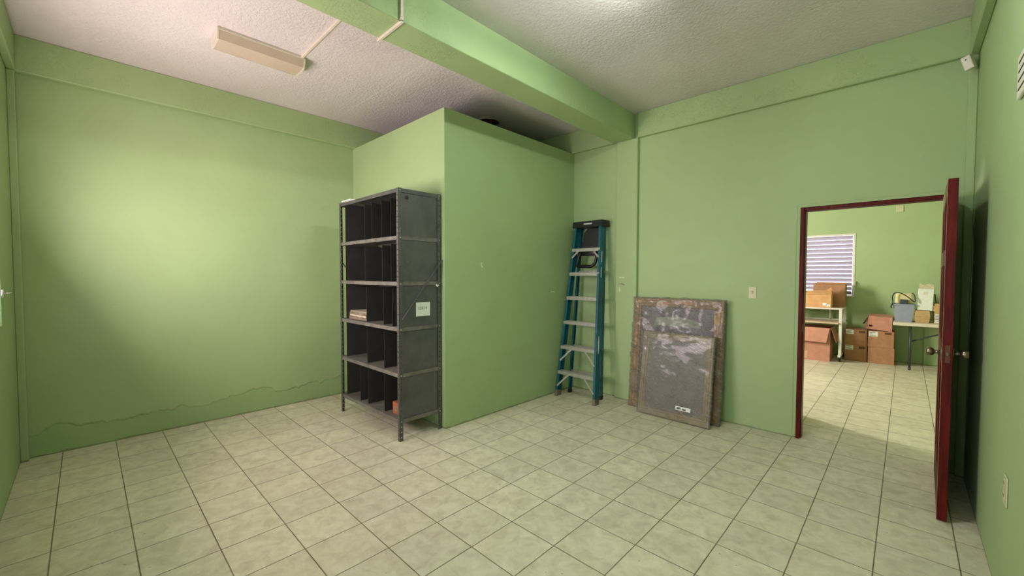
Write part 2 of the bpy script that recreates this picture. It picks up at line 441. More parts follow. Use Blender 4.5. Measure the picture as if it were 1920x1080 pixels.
# door frame
JZ = 2.188
j = bpy.data.objects.new('door_1', None); COL.objects.link(j); j.location = (DX0, YB, 0)
struct(j, 'dark red wooden door frame set in the green wall')
MB().box(1.028, 1.058, YB-.006, YB+.125, 0, JZ, .003).build('jamb', M['wood'], j)
MB().box(1.058, 1.066, YB+.04, YB+.125, 0, JZ-.03, .002).build('stop_strip', M['jamb'], j)
MB().box(1.985, 2.02, YB-.005, YB+.125, 0, JZ, .003).build('jamb', M['jamb'], j)
MB().box(1.058, 1.985, YB+.012, YB+.125, JZ-.034, JZ, .003).build('head', M['wood'], j)
MB().box(1.0, 1.028, YB+.004, YB+.12, 0, DZ).box(1.028, 2.03, YB+.004, YB+.12, JZ, DZ).box(2.02, 2.03, YB-.002, YB+.12, 0, JZ).build('mortar_reveal', M['wall'], j)
MB().box(1.056, 1.0595, YB+.002, YB+.03, 1.02, 1.09).build('strike_plate', M['brass'], j)

# jalousie windows
def jalousie(name, axis_y, x0, x1, z0, z1, n, tilt, inward, depth=.06, fr=.035):
    r = bpy.data.objects.new(name, None); COL.objects.link(r); r.location = (x0, axis_y, z0)
    struct(r)
    y = axis_y
    b = MB(); b.box(x0, x0+fr, y-depth/2, y+depth/2, z0, z1, .003).box(x1-fr, x1, y-depth/2, y+depth/2, z0, z1, .003)
    b.box(x0+fr, x1-fr, y-depth/2, y+depth/2, z0, z0+fr, .003).box(x0+fr, x1-fr, y-depth/2, y+depth/2, z1-fr, z1, .003)
    b.build('window_frame', M['white_metal'], r)
    pitch = (z1-z0-2*fr)/n
    b = MB()
    for i in range(n):
        zc = z0+fr+pitch*(i+.5)
        m = Matrix.Translation((0, y, zc)) @ Matrix.Rotation(tilt*inward, 4, 'X')
        b.box(x0+fr+.004, x1-fr-.004, -.003, .003, -pitch*.56, pitch*.56, .0015, m)
    b.build('jalousie_slats', M['slat'], r)
    return r
wf = jalousie('window_1', FY+.02, hx0, hx1, hz0, hz1, 14, math.radians(38), 1)
wf['label'] = 'white-framed metal jalousie window in the far wall of the second room'; wf['category'] = 'window'
b = MB(); b.box(hx1+.002, hx1+.022, FY-.03, FY-.005, 1.36, 1.44, .004).tube([(hx1+.012, FY-.03, 1.42), (hx1+.012, FY-.05, 1.42), (hx1+.02, FY-.055, 1.37)], .006, 8)
b.build('crank_handle', M['chrome'], wf)
for nm, W in (('window_2', W1), ('window_3', W2)):
    q = jalousie(nm, YF-.24, W[0], W[1], W[2], W[3], 11, math.radians(80), 1)
    q['label'] = 'jalousie window in the wall at the left of the camera'; q['category'] = 'window'
    if nm == 'window_2':
        b = MB(); b.box(-2.80, -2.72, YF, YF+.012, 1.39, 1.45, .003).tube([(-2.77, YF+.01, 1.42), (-2.77, YF+.035, 1.42), (-2.83, YF+.04, 1.425)], .007, 8)
        b.build('crank_handle', M['chrome'], q, True)  # crank added to catch light, standing in for a sparkle at the window edge

# ---------------------------------------------------------------- open door leaf
dt = (Vector((1.952, 3.158, 0)), Vector((1.930, 2.212, 0)))
dl = thing('open_door', 'dark red panelled wooden door standing open at the right, edge towards the camera', 'door', (1.975, 3.158, 0))
ang = math.atan2(dt[0].x-dt[1].x, dt[0].y-dt[1].y)
L = (dt[0]-dt[1]).length
DM = Matrix.Translation((1.952, 3.158, 0)) @ Matrix.Rotation(-ang, 4, 'Z')        # local: y from -L to 0, x 0..t
t_ = .045; z0, z1 = .008, 2.152
b = MB(); rails = [(z0, .25), (.98, 1.12), (1.62, 1.72), (2.03, z1)]
b.box(0, t_, -L, -L+.115, z0, z1, .002); b.box(0, t_, -.115, 0, z0, z1, .002); b.box(0, t_, -L/2-.05, -L/2+.05, .25, 2.03)
for r0, r1 in rails: b.box(0, t_, -L+.115, -.115, r0, r1)
b.build('door_frame_rails', M['wood'], dl, xf=DM)
for r0, r1 in zip([r[1] for r in rails[:-1]], [r[0] for r in rails[1:]]):
    for y0, y1 in ((-L+.115, -L/2-.05), (-L/2+.05, -.115)):
        MB().box(.014, t_-.014, y0, y1, r0, r1).box(.006, t_-.006, y0+.045, y1-.045, r0+.045, r1-.045, .006).build('door_panel', M['wood'], dl, xf=DM)
MB().box(-.002, 0, -L, -L+.012, z0, z1).box(-.002, 0, -.035, 0, z0, z1).box(-.002, 0, -L+.012, -.035, 2.05, z1).build('bevel_strip', M['door_edge'], dl, xf=DM)
MB().box(.012, .034, -L-.0012, -L+.001, 1.01, 1.12, .0004).build('latch_plate', M['rust_wood'], dl, xf=DM)
MB().box(.016, .030, -L-.008, -L, 1.055, 1.075, .002).build('latch_bolt', M['brass'], dl, xf=DM)
kz = 1.065
for s_, nm in ((-1, 'door_knob'), (1, 'door_knob')):
    x = 0 if s_ < 0 else t_
    yk = -L+.065
    b = MB(); b.tube([(x, yk, kz), (x+s_*.006, yk, kz)], .032, 20)
    b.tube([(x+s_*.006, yk, kz), (x+s_*.035, yk, kz)], .012, 14)
    b.tube([(x+s_*.033, yk, kz), (x+s_*.038, yk, kz), (x+s_*.05, yk, kz), (x+s_*.066, yk, kz), (x+s_*.07, yk, kz)], [.012, .021, .026, .027, .022], 20)
    b.build(nm, M['brass'], dl, True, DM)
b = MB()
for zc in (.3, 1.1, 1.9): b.tube([(t_+.004, .002, zc-.05), (t_+.004, .002, zc+.05)], .006, 8)
b.build('hinge', M['brass'], dl, xf=DM)

# ---------------------------------------------------------------- ceiling luminaires
def fixture(cx, cy, hw, lens_mat, label, L=.65):
    f = thing('ceiling_light', label, 'light', (cx, cy, H))
    y0, y1 = cy-L/2, cy+L/2
    MB().box(cx-hw, cx+hw, y0, y1, H-.022, H-.0005, .002).build('base_tray', M['white_plastic'], f)
    prof = [(-hw+.004, -.022), (-hw+.03, -.086), (-hw+.06, -.092), (0, -.094), (hw-.06, -.092), (hw-.03, -.086), (hw-.004, -.022)]
    b = MB(); b.poly([(cx+px, y0+.012, H+pz) for px, pz in prof], (0, L-.024, 0)); b.build('lens_cover', lens_mat, f)
    for ya, yb in ((y0, y0+.012), (y1-.012, y1)):
        MB().poly([(cx+px*1.02, ya, H+pz-.002) for px, pz in prof], (0, yb-ya, 0)).build('end_cap', M['white_plastic'], f)
    return f
fixture(-2.285, -.415, .135, M['lens'], 'unlit yellowed wraparound fluorescent light on the ceiling at left')
g = NT('lit_tube'); g.b.inputs['Emission Color'].default_value = (.93, 1, .99, 1); g.b.inputs['Emission Strength'].default_value = 190
g.color(srgb(240, 240, 236))
M['lit'] = g.m
f2 = thing('tube_light', 'lit twin fluorescent tube light on the ceiling just above the picture', 'light', (.62, .75, H))
MB().box(.545, .695, .42, 1.08, H-.05, H-.0005, .004).build('base_tray', M['white_plastic'], f2)
for x in (.57, .67):
    MB().tube([(x, .45, H-.085), (x, 1.05, H-.085)], .014, 14).build('tube', M['lit'], f2, True)
    for y in (.445, 1.055): MB().box(x-.012, x+.012, y-.008, y+.008, H-.10, H-.05, .002).build('lamp_holder', M['white_plastic'], f2)
# conduit
c_ = thing('conduit', 'thin cream conduit running from the ceiling light across the beam', 'conduit', (-.93, -.04, H))
yc = -.04
MB().box(-2.15, -.93, yc-.09, yc-.07, H-.018, H-.0005, .002).build('ceiling_run', M['conduit'], c_)
MB().box(-.95, -.63, yc-.01, yc+.01, 3.182, 3.1995, .002).box(-.648, -.63, yc-.01, yc+.01, 3.19, H-.001, .002).box(-.948, -.931, yc-.01, yc+.01, 3.19, H-.001, .002).build('beam_run', M['conduit'], c_)
# open ceiling can
r_ = thing('ceiling_can', 'round open fixture hole in the ceiling above the partition', 'fixture', (-2.11, 2.08, H))
b = MB(); n = 28; ring = []
b.tube([(-2.11+.15*math.cos(a), 2.08+.15*math.sin(a), H-.008) for a in [2*math.pi*k/n for k in range(n+1)]], .010, 8)
b.build('rim', M['alu'], r_, True)
MB().tube([(-2.11, 2.08, H-.006), (-2.11, 2.08, H-.0005)], .142, 28).build('recess', M['rust_wood'], r_)

# motion sensor
s_ = thing('motion_sensor', 'white motion sensor tilted in the upper corner above the door', 'sensor', (2.06, 3.1, 3.14))
R = Matrix.Translation((2.052, 3.04, 3.118)) @ Matrix.Rotation(math.radians(-28), 4, 'Z') @ Matrix.Rotation(math.radians(-12), 4, 'Y') @ Matrix.Rotation(math.radians(12), 4, 'X')
MB().box(-.027, .027, -.028, .02, -.05, .05, .006, seg=2).build('housing', M['white_plastic'], s_, xf=R)
MB().box(-.004, .004, -.0315, -.029, .02, .028).build('indicator', M['black'], s_, xf=R)
MB().tube([(2.055, 3.05, 3.125), (2.08, 3.125, 3.14)], .014, 10).build('bracket', M['white_plastic'], s_)

# wall plates
sw = thing('light_switch', 'ivory light switch plate on the wall left of the doorway', 'switch', (.641, YB, 1.377))
MB().box(.606, .676, YB-.007, YB-.0005, 1.318, 1.436, .003).build('plate', M['ivory'], sw)
MB().box(.636, .646, YB-.016, YB-.007, 1.37, 1.392, .002).build('toggle', M['ivory'], sw)
for z_ in (1.415, 1.335): MB().box(.6395, .6425, YB-.008, YB-.0068, z_, z_+.003).build('screw', M['brass'], sw)
MB().box(.632, .650, YB-.0078, YB-.0068, 1.366, 1.396).build('slot', M['brass'], sw)
ou = thing('wall_outlet', 'ivory double power outlet low on the right wall', 'outlet', (XR, 1.43, .58))
MB().box(XR-.007, XR-.0005, 1.355, 1.44, .505, .64, .003).build('plate', M['ivory'], ou)
for zc in (.55, .605): MB().box(XR-.010, XR-.006, 1.375, 1.42, zc-.018, zc+.018, .002).build('socket', M['ivory'], ou)
for zc in (.55, .605):
    for yy in (1.387, 1.405): MB().box(XR-.0105, XR-.0098, yy, yy+.004, zc-.006, zc+.008).build('slot', M['hole'], ou)
pn = thing('wall_chime', 'white slotted box high on the right wall at the picture edge', 'wall box', (XR, 1.39, 2.44))
MB().box(XR-.014, XR-.0005, 1.22, 1.44, 2.345, 2.535, .004).build('cover', M['white_plastic'], pn)
for zc in (2.38, 2.42, 2.46, 2.50): MB().box(XR-.0152, XR-.0135, 1.25, 1.41, zc-.004, zc+.004).build('slot', M['hole'], pn)
cp = MB().box(1.60, 1.70, FY-.012, FY-.0005, 2.68, 2.79, .003).build('cover_plate', M['ivory'])
tag(cp, 'small square cover plate high on the far wall of the second room', 'cover plate')

# chips and nail marks
def chip(pts, normal, label, mat='plaster', th=.004):
    n = Vector(normal)*th
    o = MB().poly([Vector(p)-n*.0+n*.1 for p in pts], n).build('plaster_chip', M[mat]); tag(o, label, 'wall mark'); return o
def on_part(y, z): return (-1.55, y, z)
chip([on_part(1.455, 1.675), on_part(1.475, 1.69), on_part(1.468, 1.66), on_part(1.49, 1.635), on_part(1.478, 1.63), on_part(1.462, 1.65)], (1, 0, 0), 'hooked pale plaster chip in the middle of the partition wall')
chip([on_part(2.66, 1.343), on_part(2.74, 1.34), on_part(2.745, 1.328), on_part(2.665, 1.33)], (1, 0, 0), 'small horizontal plaster mark on the partition left of the ladder')
yq = YB-.045
chip([(-.83, yq, 1.527), (-.755, yq, 1.53), (-.76, yq, 1.514), (-.825, yq, 1.516)], (0, -1, 0), 'pale horizontal plaster mark on the column right of the ladder, uppermost')
chip([(-.84, yq, 1.44), (-.79, yq, 1.45), (-.75, yq, 1.435), (-.755, yq, 1.428), (-.79, yq, 1.438), (-.835, yq, 1.434)], (0, -1, 0), 'thin dark scratch on the column right of the ladder', 'old_paper')
chip([(-.83, yq, 1.40), (-.82, yq, 1.405), (-.808, yq, 1.36), (-.815, yq, 1.34), (-.826, yq, 1.36)], (0, -1, 0), 'small vertical plaster mark on the column right of the ladder, lowest')

# ---------------------------------------------------------------- steel shelf
sh = thing('steel_shelving_unit', 'tall dark grey steel shelving unit with upright dividers standing against the partition', 'shelving unit', (-2.23, .74, 0))
SX0, SX1, SY0, SY1, SH = -2.850, -1.598, .495, .965, 2.35
def post(cx, cy, dx, dy):
    b = MB(); fl = .036; t = .0022; hs = .010; pitch = .05
    for ax in 'xy':
        # flange from the corner (cx,cy) along dx or dy; two strips and rungs leave square holes
        def strip(a0, a1, z0, z1):
            if ax == 'x':
                xs = sorted((cx+dx*a0, cx+dx*a1)); ys = sorted((cy, cy+dy*t)); b.box(xs[0], xs[1], ys[0], ys[1], z0, z1)
            else:
                ys = sorted((cy+dy*a0, cy+dy*a1)); xs = sorted((cx, cx+dx*t)); b.box(xs[0], xs[1], ys[0], ys[1], z0, z1)
        strip(0, fl/2-hs/2, 0, SH); strip(fl/2+hs/2, fl, 0, SH)
        z = 0; k = 0
        zs = [.035+pitch*i for i in range(int((SH-.04)/pitch))]
        prev = 0
        for zc in zs:
            strip(fl/2-hs/2, fl/2+hs/2, prev, zc-hs/2); prev = zc+hs/2
        strip(fl/2-hs/2, fl/2+hs/2, prev, SH)
    b.build('post', M['steel'], sh)
post(SX0, SY0, 1, 1); post(SX1, SY0, -1, 1); post(SX0, SY1, 1, -1); post(SX1, SY1, -1, -1)
levels = [.185, .615, 1.045, 1.470, 1.895, 2.330]
for i, z in enumerate(levels):
    top = z+.018
    b = MB(); x0, x1, y0, y1 = SX0+.003, SX1-.003, SY0+.003, SY1-.003
    b.box(x0, x1, y0, y1, top-.0025, top)
    b.box(x0, x1, y0, y0+.002, top-.036, top-.002); b.box(x0, x1, y1-.002, y1, top-.036, top-.002)
    b.box(x0, x0+.002, y0, y1, top-.036, top-.002); b.box(x1-.002, x1, y0, y1, top-.036, top-.002)
    b.build('shelf', M['dusty'] if i < 5 else M['steel'], sh)
# divider bin per level: sides, back, partitions
div = {0: [-2.44, -2.265, -1.93], 1: [-2.275, -1.93], 2: [-2.285, -1.935, -1.765], 3: [-2.31, -1.955, -1.785], 4: [-2.31, -2.15, -1.965, -1.79]}
for i in range(5):
    zb = levels[i]+.019; zt = levels[i+1]-.02
    b = MB(); b.box(-2.775, -2.772, .53, .935, zb, zt); b.build('bin_side', M['bin'], sh)
    b = MB(); b.box(SX1-.014, SX1-.011, .525, .935, zb, zt).box(SX1-.022, SX1-.011, .523, .527, zb, zt).box(SX1-.022, SX1-.011, .933, .937, zb, zt)
    b.build('bin_side', M['steel'], sh)
    MB().box(-2.772, SX1-.014, .932, .935, zb, zt).build('bin_back', M['bin'], sh)
    for x in div[i]:
        MB().box(x-.0015, x+.0015, .525, .932, zb, zt-.03).build('divider', M['bin'], sh)
# braces on the visible end
MB().bar((SX1+.004, .52, 1.135), (SX1+.004, .975, 1.70), .004, .03, (1, 0, 0)).build('brace', M['steel'], sh)
MB().bar((SX0-.004, .52, 1.70), (SX0-.004, .955, 1.1), .004, .024, (1, 0, 0)).build('brace', M['steel'], sh)
for z in levels:
    for y in (SY0+.018, SY1-.018): MB().tube([(SX1, y, z), (SX1+.006, y, z)], .006, 8).build('bolt', M['alu'], sh)
# paper strip showing at the back post
MB().box(SX1-.02, SX1-.018, .94, .962, 1.08, 2.29).build('back_strip', M['pale_paper'], sh)
lb = MB().box(SX1-.0108, SX1-.0095, .683, .842, 1.155, 1.288).build('size_label', M['paper'], sh); lb['label'] = 'white paper label reading 10X14'
fc = bpy.data.curves.new('lettering', 'FONT'); fc.body = '10X14'; fc.size = .038; fc.extrude = .0002; fc.shear = .1; fc.space_character = 1.1
fo = bpy.data.objects.new('tmp', fc)
COL.objects.link(fo); bpy.context.view_layer.update()
me = bpy.data.meshes.new_from_object(fo.evaluated_get(bpy.context.evaluated_depsgraph_get())); bpy.data.objects.remove(fo)
me.materials.append(M['ink']); lt = bpy.data.objects.new('lettering', me); COL.objects.link(lt); lt.parent = lb
for v in me.vertices:                                          # stand the text in the y-z plane, facing +x
    x, y, z = v.co; v.co = Vector((SX1-.0091+z, .700+x*.95, 1.215+y*1.15+x*.05))-Vector(sh.location)
b = MB(); b.tube([(SX1+.006, .905, 1.455), (SX1+.012, .915, 1.44), (SX1+.01, .93, 1.452)], .008, 8)
tag(b.build('plastic_clip', M['paper'], None, True), 'small white plastic clip stuck on the side of the steel shelving', 'clip')
MB().box(SX1-.0105, SX1-.004, .575, .605, 2.255, 2.285, .004).build('dark_grommet', M['black'], sh)

# papers on the shelf
zb = levels[2]+.0185
gp = 'papers and folders stacked on the third shelf'
zc = zb
for k, (w_, d_, h_, rz, mt, lab) in enumerate([
        (.40, .30, .030, .05, 'old_paper2', 'reddish folder lying lowest in the stack on the shelving unit'),
        (.42, .30, .022, -.04, 'old_paper', 'worn grey-brown magazine lying second in the stack on the shelving unit'),
        (.38, .29, .026, .08, 'old_paper', 'thick curled ledger lying third in the stack on the shelving unit'),
        (.41, .28, .012, -.02, 'pale_paper', 'pale booklet lying topmost in the stack on the shelving unit')]):
    R = Matrix.Translation((-2.545, .70, zc)) @ Matrix.Rotation(rz, 4, 'Z')
    t = thing('magazine', lab, 'papers', (-2.545, .70, zc), gp)
    b = MB(); b.box(-w_/2+.004, w_/2-.004, -d_/2+.004, d_/2, .002, h_-.002); b.build('pages', M['pale_paper'] if k == 1 else M['old_paper'], t, xf=R)
    b = MB(); b.box(-w_/2, w_/2, -d_/2, d_/2, 0, .002); b.box(-w_/2, w_/2, -d_/2, d_/2, h_-.002, h_); b.build('cover', M[mt], t, xf=R)
    zc += h_+.0005
zb = levels[0]+.0185
o = thing('card_box', 'small orange-brown carton at the right end of the bottom shelf', 'box', (-1.76, .62, zb))
MB().taper(-1.835, -1.71, .56, .72, zb, zb+.115, .002, .004).build('carton', M['orange'], o)
MB().box(-1.80, -1.75, .5575, .559, zb+.03, zb+.08).build('label', M['old_paper'], o)
o = MB().box(-1.70, -1.66, .57, .86, zb, zb+.33, .003).build('blue_ledger', M['blue_book']); tag(o, 'dark blue ledger standing upright at the right end of the bottom shelf', 'book')
zt = levels[5]+.0185
o = MB().box(-2.79, -2.52, .525, .72, zt, zt+.014, .002).build('paper_pad', M['paper'])
tag(o, 'white paper pad lying on top of the steel shelving unit', 'papers')
o = MB().box(-2.82, -2.60, .51, .70, zt+.015, zt+.027, .002).build('paper_pad', M['paper'])
tag(o, 'upper white sheet stack overhanging the left end of the shelving top', 'papers')

# ---------------------------------------------------------------- step ladder
la = thing('step_ladder', 'teal fibreglass step ladder folded and leaning in the corner', 'ladder', (-1.16, 2.75, 0))
FLb, FRb = Vector((-1.478, 2.665, 0)), Vector((-.868, 2.650, 0))
FLt, FRt = Vector((-1.405, 2.985, 2.20)), Vector((-1.005, 2.985, 2.20))
def rail(a, b_, side, name, wd=.088, fl=.034):              # C-channel rail: web in the lean plane, flanges inward
    a = Vector(a); b_ = Vector(b_); z = (b_-a).normalized(); y = Vector((0, 1, 0)); y = (y-z*y.dot(z)).normalized(); x = y.cross(z)
    m = Matrix(((x.x, y.x, z.x, a.x), (x.y, y.y, z.y, a.y), (x.z, y.z, z.z, a.z), (0, 0, 0, 1)))
    Lr = (b_-a).length; b = MB(); s1 = side
    xs = sorted((0, s1*.004)); xf_ = sorted((0, s1*fl))
    b.box(xs[0], xs[1], 0, wd, 0, Lr, .0008); b.box(xf_[0], xf_[1], 0, .004, 0, Lr, .0008); b.box(xf_[0], xf_[1], wd-.004, wd, 0, Lr, .0008)
    return b, m
for a, t, s1 in ((FLb, FLt, 1), (FRb, FRt, -1)):
    b, m = rail(a, t, s1, 'rail'); o = b.build('front_rail', M['teal'], la, xf=m)
    b = MB(); xs = sorted((-s1*.003, s1*.037)); b.box(xs[0], xs[1], -.003, .091, 0, .075, .002)
    b.build('foot', M['grey_rubber'], la, xf=m)
    if s1 < 0:
        b = MB(); pts = []
        for k in range(24):
            aa = 2*math.pi*k/24; pts.append((.0005, .036+.013*math.cos(aa), .72+.11*math.sin(aa)))
        b.poly(pts, (.001, 0, 0)); b.build('oval_label', M['paper'], la, xf=m)
        MB().box(.0005, .0015, .028, .048, 1.55, 1.68).box(.0005, .0015, .028, .048, 1.74, 1.88).build('warning_label', M['red_label'], la, xf=m)
        MB().box(.0005, .0015, .02, .052, 1.18, 1.50).build('instruction_label', M['leg'], la, xf=m)
def lerp(a, b_, t): return a+(b_-a)*t
SZ = [.322, .642, .96, 1.275, 1.585, 1.895]
for i, z in enumerate(SZ):
    l_ = lerp(FLb, FLt, z/2.2); r_2 = lerp(FRb, FRt, z/2.2)
    y = l_.y
    b = MB(); b.box(l_.x+.004, r_2.x-.004, y-.004, y+.078, z-.003, z, .001)
    b.box(l_.x+.004, r_2.x-.004, y-.006, y-.003, z-.042, z, .001); b.box(l_.x+.004, r_2.x-.004, y+.076, y+.079, z-.028, z)
    for q in range(5): b.box(l_.x+.01, r_2.x-.01, y+.006+q*.015, y+.010+q*.015, z, z+.0015)
    b.build('step', M['alu'], la)
    if i in (0, 1, 5):
        dz = .19 if i < 2 else .12; dx = .17 if i < 2 else .10
        for (p, s1, A, Bt) in ((l_, 1, FLb, FLt), (r_2, -1, FRb, FRt)):
            e = lerp(A, Bt, (z-dz)/2.2)
            MB().bar((p.x+s1*dx, y-.003, z-.035), (e.x+s1*.022, e.y-.004, z-dz), .022, .004, (0, 1, 0)).build('step_brace', M['alu'], la)
RLb, RRb = Vector((-1.44, 2.90, 0)), Vector((-.945, 2.905, 0))
RLt, RRt = Vector((-1.39, 3.08, 2.17)), Vector((-1.02, 3.08, 2.17))
for a, t, s1 in ((RLb, RLt, 1), (RRb, RRt, -1)):
    b, m = rail(a, t, s1, 'rail', .05, .024); b.build('rear_rail', M['teal'], la, xf=m)
    b = MB(); xs = sorted((-s1*.003, s1*.029)); b.box(xs[0], xs[1], -.003, .053, 0, .05, .002); b.build('foot', M['rubber'], la, xf=m)
for z in (.11, .44, 1.42):
    l_ = lerp(RLb, RLt, z/2.17); r_2 = lerp(RRb, RRt, z/2.17)
    if z < .2: MB().bar((l_.x+.004, l_.y+.02, z+.12), (l_.x+.12, l_.y+.02, z+.2), .016, .004, (0, 1, 0)).build('rear_brace', M['alu'], la)
    MB().box(l_.x+.004, r_2.x-.004, l_.y+.044, l_.y+.048, z+.16, z+.19).build('rear_bar', M['alu'], la)
b = MB(); b.taper(-1.432, -.975, 2.965, 3.155, 2.165, 2.245, -.006, .006)
b.build('top_cap', M['black'], la)
MB().box(-1.25, -1.13, 2.962, 2.968, 2.198, 2.216).build('cap_label', M['red_label'], la)
# black folding tray between the rails
b = MB(); y = 3.035
b.poly([(-1.33, y, 1.91), (-1.29, y, 2.10), (-1.24, y, 2.15), (-1.06, y, 2.15), (-1.06, y, 1.91)], (0, .04, 0)); 
b.build('tray', M['black'], la)
b = MB(); b.tube([(-1.30, 2.99, 1.86), (-1.335, 2.985, 1.80), (-1.36, 2.975, 1.68), (-1.35, 2.97, 1.665), (-1.14, 2.97, 1.66), (-1.085, 2.975, 1.70), (-1.065, 2.98, 1.77), (-1.07, 2.99, 1.86)], .021, 10)
b.box(-1.31, -1.06, 2.985, 3.015, 1.80, 1.875, .006)
b.build('tray_handle', M['black'], la, True)

# ---------------------------------------------------------------- wrapped pictures
def wrapped(rootname, label, BL, BR, TL, TR, depth, border, fm, pm, wm, extra):
    BL, BR, TL, TR = map(Vector, (BL, BR, TL, TR))
    ex = (BR-BL).normalized(); ez = ((TL-BL)-ex*(TL-BL).dot(ex)).normalized(); ey = ez.cross(ex)      # ey points to the back
    if ey.y < 0: ey = -ey
    W = (BR-BL).length; Hh = ((TL-BL).dot(ez)+(TR-BR).dot(ez))/2
    m = Matrix(((ex.x, ey.x, ez.x, BL.x), (ex.y, ey.y, ez.y, BL.y), (ex.z, ey.z, ez.z, BL.z), (0, 0, 0, 1)))
    r = thing(rootname, label, 'picture', tuple((BL+BR)/2))
    e = .008
    b = MB()
    for x0, x1, z0, z1 in ((e, W-e, e, border), (e, W-e, Hh-border, Hh-e), (e, border, border, Hh-border), (W-border, W-e, border, Hh-border)):
        b.box(x0, x1, e, depth-e, z0, z1, .006)
    for x0, x1, z0, z1 in ((border*.35, W-border*.35, border*.35, border*.7), (border*.35, W-border*.35, Hh-border*.7, Hh-border*.35), (border*.35, border*.7, border*.7, Hh-border*.7), (W-border*.7, W-border*.35, border*.7, Hh-border*.7)):
        b.box(x0, x1, e-.005, e+.006, z0, z1, .004)
    b.build('picture_frame', M[fm], r, xf=m)
    MB().box(border, W-border, depth*.35, depth-e, border, Hh-border).build('board', M[pm], r, xf=m)
    # film: a lumpy shell
    nx, nz = 46, 58; b = MB(); g = {}
    for k in (0, 1):
        for i in range(nx+1):
            for j in range(nz+1):
                u = i/nx; v = j/nz; x = u*W; z = v*Hh
                q = noise.noise(Vector((x*7, z*7, k*5+W))); q2 = noise.noise(Vector((x*26, z*22, k*9+W)))
                off = extra*(q*.9+q2*.45)
                yy = (0-off*.8-.001) if k == 0 else depth+.001
                if i in (0, nx): x += (1 if i else -1)*abs(extra*(noise.noise(Vector((z*9, k, W)))*1.2+.1))
                if j == nz: z += abs(extra*(noise.noise(Vector((x*9, k, W)))*1.2+.1))
                edge = min(min(u, 1-u)*W, (min(1-v, v) if True else 1)*Hh)
                if k == 0 and edge < .012: yy += .008
                g[k, i, j] = b.bm.verts.new((x, yy, z))
    for i in range(nx):
        for j in range(nz):
            b.bm.faces.new((g[0, i, j], g[0, i+1, j], g[0, i+1, j+1], g[0, i, j+1]))
            b.bm.faces.new((g[1, i, j], g[1, i, j+1], g[1, i+1, j+1], g[1, i+1, j]))
    for i in range(nx):
        b.bm.faces.new((g[0, i, 0], g[1, i, 0], g[1, i+1, 0], g[0, i+1, 0])); b.bm.faces.new((g[0, i, nz], g[0, i+1, nz], g[1, i+1, nz], g[1, i, nz]))
    for j in range(nz):
        b.bm.faces.new((g[0, 0, j], g[0, 0, j+1], g[1, 0, j+1], g[1, 0, j])); b.bm.faces.new((g[0, nx, j], g[1, nx, j], g[1, nx, j+1], g[0, nx, j+1]))
    b.build('plastic_wrap', M[wm], r, True, m)
    return r, m, W, Hh
big, bm_, BW, BH = wrapped('wrapped_picture', 'large gilt-framed picture in clear plastic wrap leaning against the wall, behind the smaller one',
    (-.605, 2.955, .004), (.415, 2.945, .004), (-.572, 3.085, 1.30), (.435, 3.075, 1.29), .05, .105, 'gilt', 'pic', 'film', .018)
pts = [(.27, .012, .98), (.29, .012, 1.07), (.55, .012, 1.09), (.66, .012, 1.07), (.78, .012, 1.04), (.79, .012, .98)]
MB().poly(pts, (0, .002, 0)).build('paper_sheet', M['grey_sheet'], big, xf=bm_)
small, sm_, SW, SHh = wrapped('wrapped_picture', 'smaller pale-framed picture bound in stretch film leaning in front of the large wrapped picture',
    (-.418, 2.805, .004), (.368, 2.795, .004), (-.385, 2.945, .925), (.398, 2.94, .925), .035, .085, 'gilt2', 'pic2', 'film2', .006)
o = MB().box(SW*.56, SW*.76, -.0105, -.009, .125, .165).build('label', M['paper'], small, xf=sm_); o['label'] = 'narrow white printed sticker'
MB().box(SW*.58, SW*.63, -.0115, -.0105, .135, .155).box(SW*.65, SW*.70, -.0115, -.0105, .132, .148).build('print_marks', M['leg'], o, xf=sm_, world=True)

# ---------------------------------------------------------------- second room contents
def carton(name, label, x0, x1, y0, y1, z0, z1, mat, group=None, lab=None, hole=None, lid=True, tape=None, cat='box'):
    r = thing(name, label, cat, ((x0+x1)/2, (y0+y1)/2, z0), group)
    MB().box(x0, x1, y0, y1, z0, z1, .004).build('body', M[mat], r)
    if lab: 
        l = MB().box(x0+lab[0], x0+lab[1], y0-.0015, y0-.0002, z0+lab[2], z0+lab[3]).build('paper_label', M['paper'], r); l['label'] = 'white printed label'
        b = MB(); hgt = lab[3]-lab[2]; ww = lab[1]-lab[0]
        b.box(x0+lab[0]+.01, x0+lab[0]+ww*.75, y0-.0022, y0-.0015, z0+lab[2]+hgt*.70, z0+lab[2]+hgt*.82)
        b.box(x0+lab[0]+.01, x0+lab[0]+ww*.55, y0-.0022, y0-.0015, z0+lab[2]+hgt*.45, z0+lab[2]+hgt*.53)
        b.box(x0+lab[0]+.01, x0+lab[0]+ww*.85, y0-.0022, y0-.0015, z0+lab[2]+hgt*.20, z0+lab[2]+hgt*.27)
        b.build('print', M['leg'], l)
    if hole: MB().box(x0+hole[0], x0+hole[1], y0-.001, y0+.01, z0+hole[2], z0+hole[3], .002).build('hand_hole', M['rust_wood'], r)
    if tape: MB().box(x0+tape[0], x0+tape[1], y0-.0012, y0-.0002, z0+tape[2], z0+tape[3]).build('tape', M['tape'], r)
    return r
gb = 'brown storage cartons stacked on the second room floor'
h_ = .284
carton('carton', 'brown carton on the floor, lower left of the four-box stack', .97, 1.283, 8.15, 8.53, 0, h_, 'card', gb, (.015, .125, .20, .28), (.20, .29, .23, .268))
carton('carton', 'brown carton on the floor without a label, lower right of the four-box stack', 1.297, 1.645, 8.13, 8.53, 0, h_, 'card', gb)
carton('carton', 'brown carton with white label, upper left of the four-box stack', .97, 1.28, 8.15, 8.53, h_+.001, 2*h_, 'card', gb, (.018, .125, .20, .28), (.195, .285, .23, .268))
